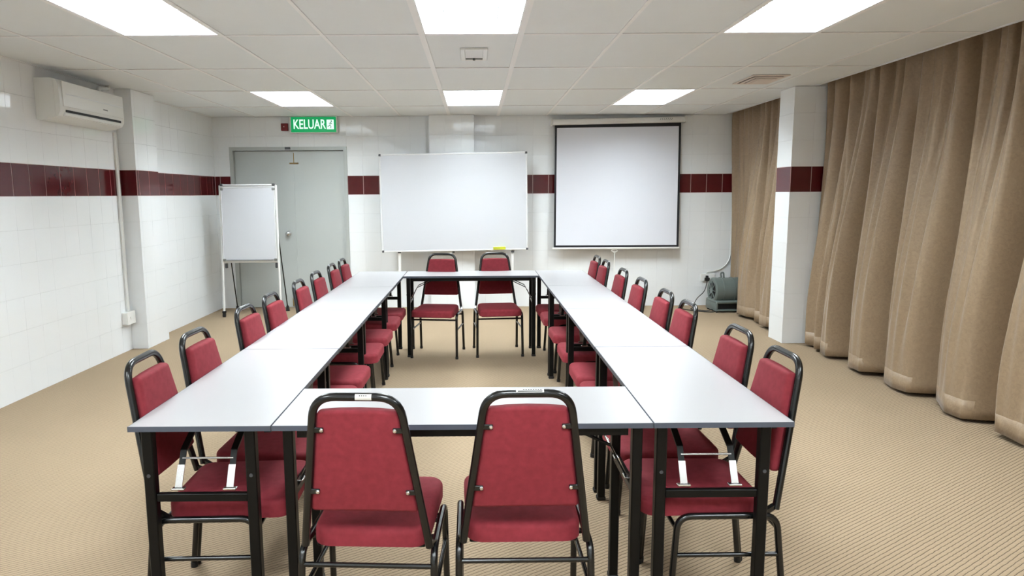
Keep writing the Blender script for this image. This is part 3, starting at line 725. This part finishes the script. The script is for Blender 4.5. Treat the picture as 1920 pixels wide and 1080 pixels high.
A_, B_, WL_, WR_, Y0, LT = -.6587, .5659, .4587, .4527, 2.130, 1.1177
tl_ = make_table(LT, WL_, 'left row of tables', .045, .078); tr_ = make_table(LT, WR_, 'right row of tables', .034, .078)
ords = ['nearest', 'second from the front', 'third from the front', 'farthest']
for k in range(4):
    o = tl_ if k == 0 else copy_tree(tl_)
    o.location = (A_-WL_/2, Y0+LT*(k+.5), 0); o.rotation_euler = (0, 0, (0, .002, -.002, .001)[k])
    o['label'] = 'white-topped folding table in the left row, ' + ords[k]
for k in range(4):
    o = tr_ if k == 0 else copy_tree(tr_)
    o.location = (B_+WR_/2, Y0+LT*(k+.5), 0); o.rotation_euler = (0, 0, (0, -.002, .001, -.001)[k])
    o['label'] = 'white-topped folding table in the right row, ' + ords[k]
tm = make_table(B_-A_, .4298, 'tables across the ends')
tm.location = ((A_+B_)/2, Y0+.4298/2, 0); tm.rotation_euler = (0, 0, PI/2); tm['label'] = 'white-topped folding table across the front, behind the two nearest chairs'
tf = copy_tree(tm); tf.location = ((A_+B_)/2, 6.173+.4298/2, 0); tf['label'] = 'white-topped folding table across the far end, before the whiteboard'

# ------------------------------------------------------------------ banquet chairs
def make_chair():
    t = thing('banquet_chair', '', 'chair')
    # seat cushion (crowned rounded slab)
    bm = bmesh.new(); bmesh.ops.create_cube(bm, size=1)
    for v in bm.verts:
        wd = .388 if v.co.y > 0 else .360
        v.co = Vector((v.co.x*wd, .040+v.co.y*.42, .424+v.co.z*.060))
    vert = [e for e in bm.edges if abs((e.verts[0].co-e.verts[1].co).z) > .03]
    bmesh.ops.bevel(bm, geom=vert, offset=.055, segments=6, profile=.5, affect='EDGES')
    te = [e for e in bm.edges if min(v.co.z for v in e.verts) > .45]
    bmesh.ops.bevel(bm, geom=te, offset=.022, segments=4, profile=.5, affect='EDGES')
    bmesh.ops.triangulate(bm, faces=[f for f in bm.faces if len(f.verts) > 4])
    m = MB(); m.bm(bm); m.build('seat', M['fabric'], t, smooth=50)
    # back frame: one bent tube
    def bx(z): return .1905 + (.122-.1905)*(z-.42)/(.912-.42)
    def by(z): return -.202 + (-.295+.202)*(z-.42)/(.912-.42)
    P = [(-bx(.415), by(.415), .415), (-.122, -.295, .912), (.122, -.295, .912), (bx(.415), by(.415), .415)]
    m = MB(); m.tube(fillet(P, .065, 8), .0122, 14); bf = m.build('back_frame', M['frame'], t, smooth=50)
    # backrest pad
    bm = bmesh.new(); bmesh.ops.create_cube(bm, size=1)
    z0, z1 = .534, .866
    for v in bm.verts:
        z = z0 if v.co.z < 0 else z1
        hw = bx(z)-.010; yy = by(z)+.016
        v.co = Vector((math.copysign(hw, v.co.x), yy+v.co.y*.036, z))
    bmesh.ops.subdivide_edges(bm, edges=[e for e in bm.edges if abs((e.verts[0].co-e.verts[1].co).x) > .1], cuts=3)
    for v in bm.verts:
        hw = bx(v.co.z)-.010
        if v.co.y > by(v.co.z)+.016: v.co.y += .008*(1-(v.co.x/hw)**2)
        if v.co.z > .8: v.co.z += .004*(1-(v.co.x/hw)**2)
    bmesh.ops.bevel(bm, geom=[e for e in bm.edges if e.is_boundary or len(e.link_faces) == 2 and e.calc_face_angle(0) > .9], offset=.013, segments=4, profile=.5, affect='EDGES')
    m = MB(); m.bm(bm); pad = m.build('backrest', M['fabric'], t, smooth=50)
    
    for sx in (-1, 1):
        for z in (.605, .808):
            yb = by(z)+.016-.018; x = sx*(bx(z)-.030)
            q = MB(); q.rbox(min(x-sx*.006, sx*bx(z)), max(x-sx*.006, sx*bx(z)), yb-.006, yb+.001, z-.008, z+.008, .002, 1); q.build('bracket', M['frame'], pad)
            q = MB(); q.lathe([(0, .0045), (.004, .004), (.0062, .0015), (.0062, -.002)], (x, yb-.006, z), (0, -1, 0), 12); q.build('screw', M['chrome'], pad, smooth=True)
    # under-seat pan
    m = MB(); m.rbox(-.172, .172, -.15, .21, .383, .396, .004, 1); m.build('seat_pan', M['black'], t)
    # legs: side hoops
    def leg(sx, sy):
        fy = .160 if sy > 0 else -.243; ty = .135 if sy > 0 else -.200
        pts = [(sx*.208, fy, .012), (sx*.204, ty, .398), (sx*.203, ty-sy*.10, .398)]
        q = MB(); q.tube(fillet(pts, .06, 8), .0115, 12); lg = q.build('leg', M['frame'], t, smooth=50)
        q = MB(); q.tube([(sx*.208, fy, 0), (sx*.208, fy-sy*.001, .022)], .0138, 12); q.build('foot_cap', M['rubber'], lg, smooth=50)
    for sx in (-1, 1):
        for sy in (-1, 1): leg(sx, sy)
        q = MB(); q.tube([(sx*.203, -.100, .398), (sx*.203, .035, .398)], .0115, 12); q.build('side_rail', M['frame'], t, smooth=50)
        q = MB(); q.tube([(sx*.2055, -.220, .26), (sx*.2055, .145, .26)], .008, 10); q.build('stretcher', M['frame'], t, smooth=50)
    for y, z in ((.137, .352), (-.205, .352)):
        q = MB(); q.tube([(-.203, y, z), (.203, y, z)], .008, 10); q.build('stretcher', M['frame'], t, smooth=50)
    for y in (-.09, .03):
        q = MB(); q.bar((-.2, y, .388), (.2, y, .388), .02, .010, Vector((0, 1, 0))); q.build('cross_strap', M['frame'], t)
    # lower ends of the back tube are welded to the hoops
    for sx in (-1, 1):
        q = MB(); q.bar((sx*.188, -.200, .425), (sx*.203, -.140, .398), .016, .016, Vector((0, 0, 1))); q.build('weld_bracket', M['frame'], bf)
    return t
ch = make_chair(); first = True
def place(x, y, rz, label, group):
    global first
    o = ch if first else copy_tree(ch); first = False
    o.location = (x, y, 0); o.rotation_euler = (0, 0, rz); o['label'] = label; o['group'] = group
    return o
R = math.radians
chairA = place(-.328, 2.195, R(-3), 'red banquet chair at the front table, left one, white sticker on its top tube', 'chairs at the front table')
chairB = place(.144, 2.218, R(.5), 'red banquet chair at the front table, right one, long tape on its top tube', 'chairs at the front table')
place(-.363, 6.303, R(172), 'red banquet chair facing the camera at the far table, left one under the whiteboard', 'chairs at the far table')
place(.202, 6.347, R(184.5), 'red banquet chair facing the camera at the far table, right one below the yellow eraser', 'chairs at the far table')
LY = [(-.894, 2.414, -88.6), (-.887, 2.848, -91.2), (-.888, 3.490, -90.9), (-.866, 3.935, -90.9), (-.839, 4.57, -90.2), (-.866, 5.07, -91.1), (-.880, 5.64, -90.1), (-.872, 6.08, -90.9)]
RY = [(.780, 2.408, 90.5), (.813, 2.835, 91), (.813, 3.540, 90.2), (.814, 3.968, 90.6), (.803, 4.544, 90.2), (.810, 5.128, 90.7), (.802, 5.81, 90.2), (.808, 6.238, 91.1)]
nth = ['nearest the camera', 'second from the camera', 'third from the camera', 'fourth from the camera', 'fifth from the camera', 'sixth from the camera', 'seventh from the camera', 'farthest from the camera']
for k, (x, y, a) in enumerate(LY): place(min(x, -.894), y, R(a), 'red banquet chair in the left row, ' + nth[k], 'chairs along the left tables')
for k, (x, y, a) in enumerate(RY): place(max(x, .808), y, R(a), 'red banquet chair in the right row, ' + nth[k], 'chairs along the right tables')
# stickers on the top tubes of the two nearest chairs
def sticker(par, x0, x1, wrap, marks):
    m = MB(); vs_, fs_ = [], []; r = .0128; n = 10
    for i, x in enumerate((x0, x1)):
        for k in range(n+1):
            a = wrap[0]+(wrap[1]-wrap[0])*k/n; vs_.append((x, -.295-r*math.cos(a), .912+r*math.sin(a)))
    for k in range(n): fs_.append((k, k+1, n+2+k, n+1+k))
    m.add(vs_, fs_)
    s = m.build('sticker', M['sticker'], par)
    q = MB()
    for (xa, xb, a0) in marks:
        for (p, w_) in ((xa, xb),):
            aa, ab_ = a0-.12, a0+.12; rr = .0131
            q.add([(p, -.295-rr*math.cos(aa), .912+rr*math.sin(aa)), (w_, -.295-rr*math.cos(aa), .912+rr*math.sin(aa)), (w_, -.295-rr*math.cos(ab_), .912+rr*math.sin(ab_)), (p, -.295-rr*math.cos(ab_), .912+rr*math.sin(ab_))], [(0, 1, 2, 3)])
    q.build('print', M['ink'], s)
sticker(chairA, .0, .047, (-.5, 1.0), [(.012+i*.006, .0155+i*.006, .55) for i in range(4)])
sticker(chairB, -.035, .045, (.5, 1.6), [(-.015+i*.007, -.0105+i*.007, 1.25) for i in range(8)] + [(-.03, .04, .8)])
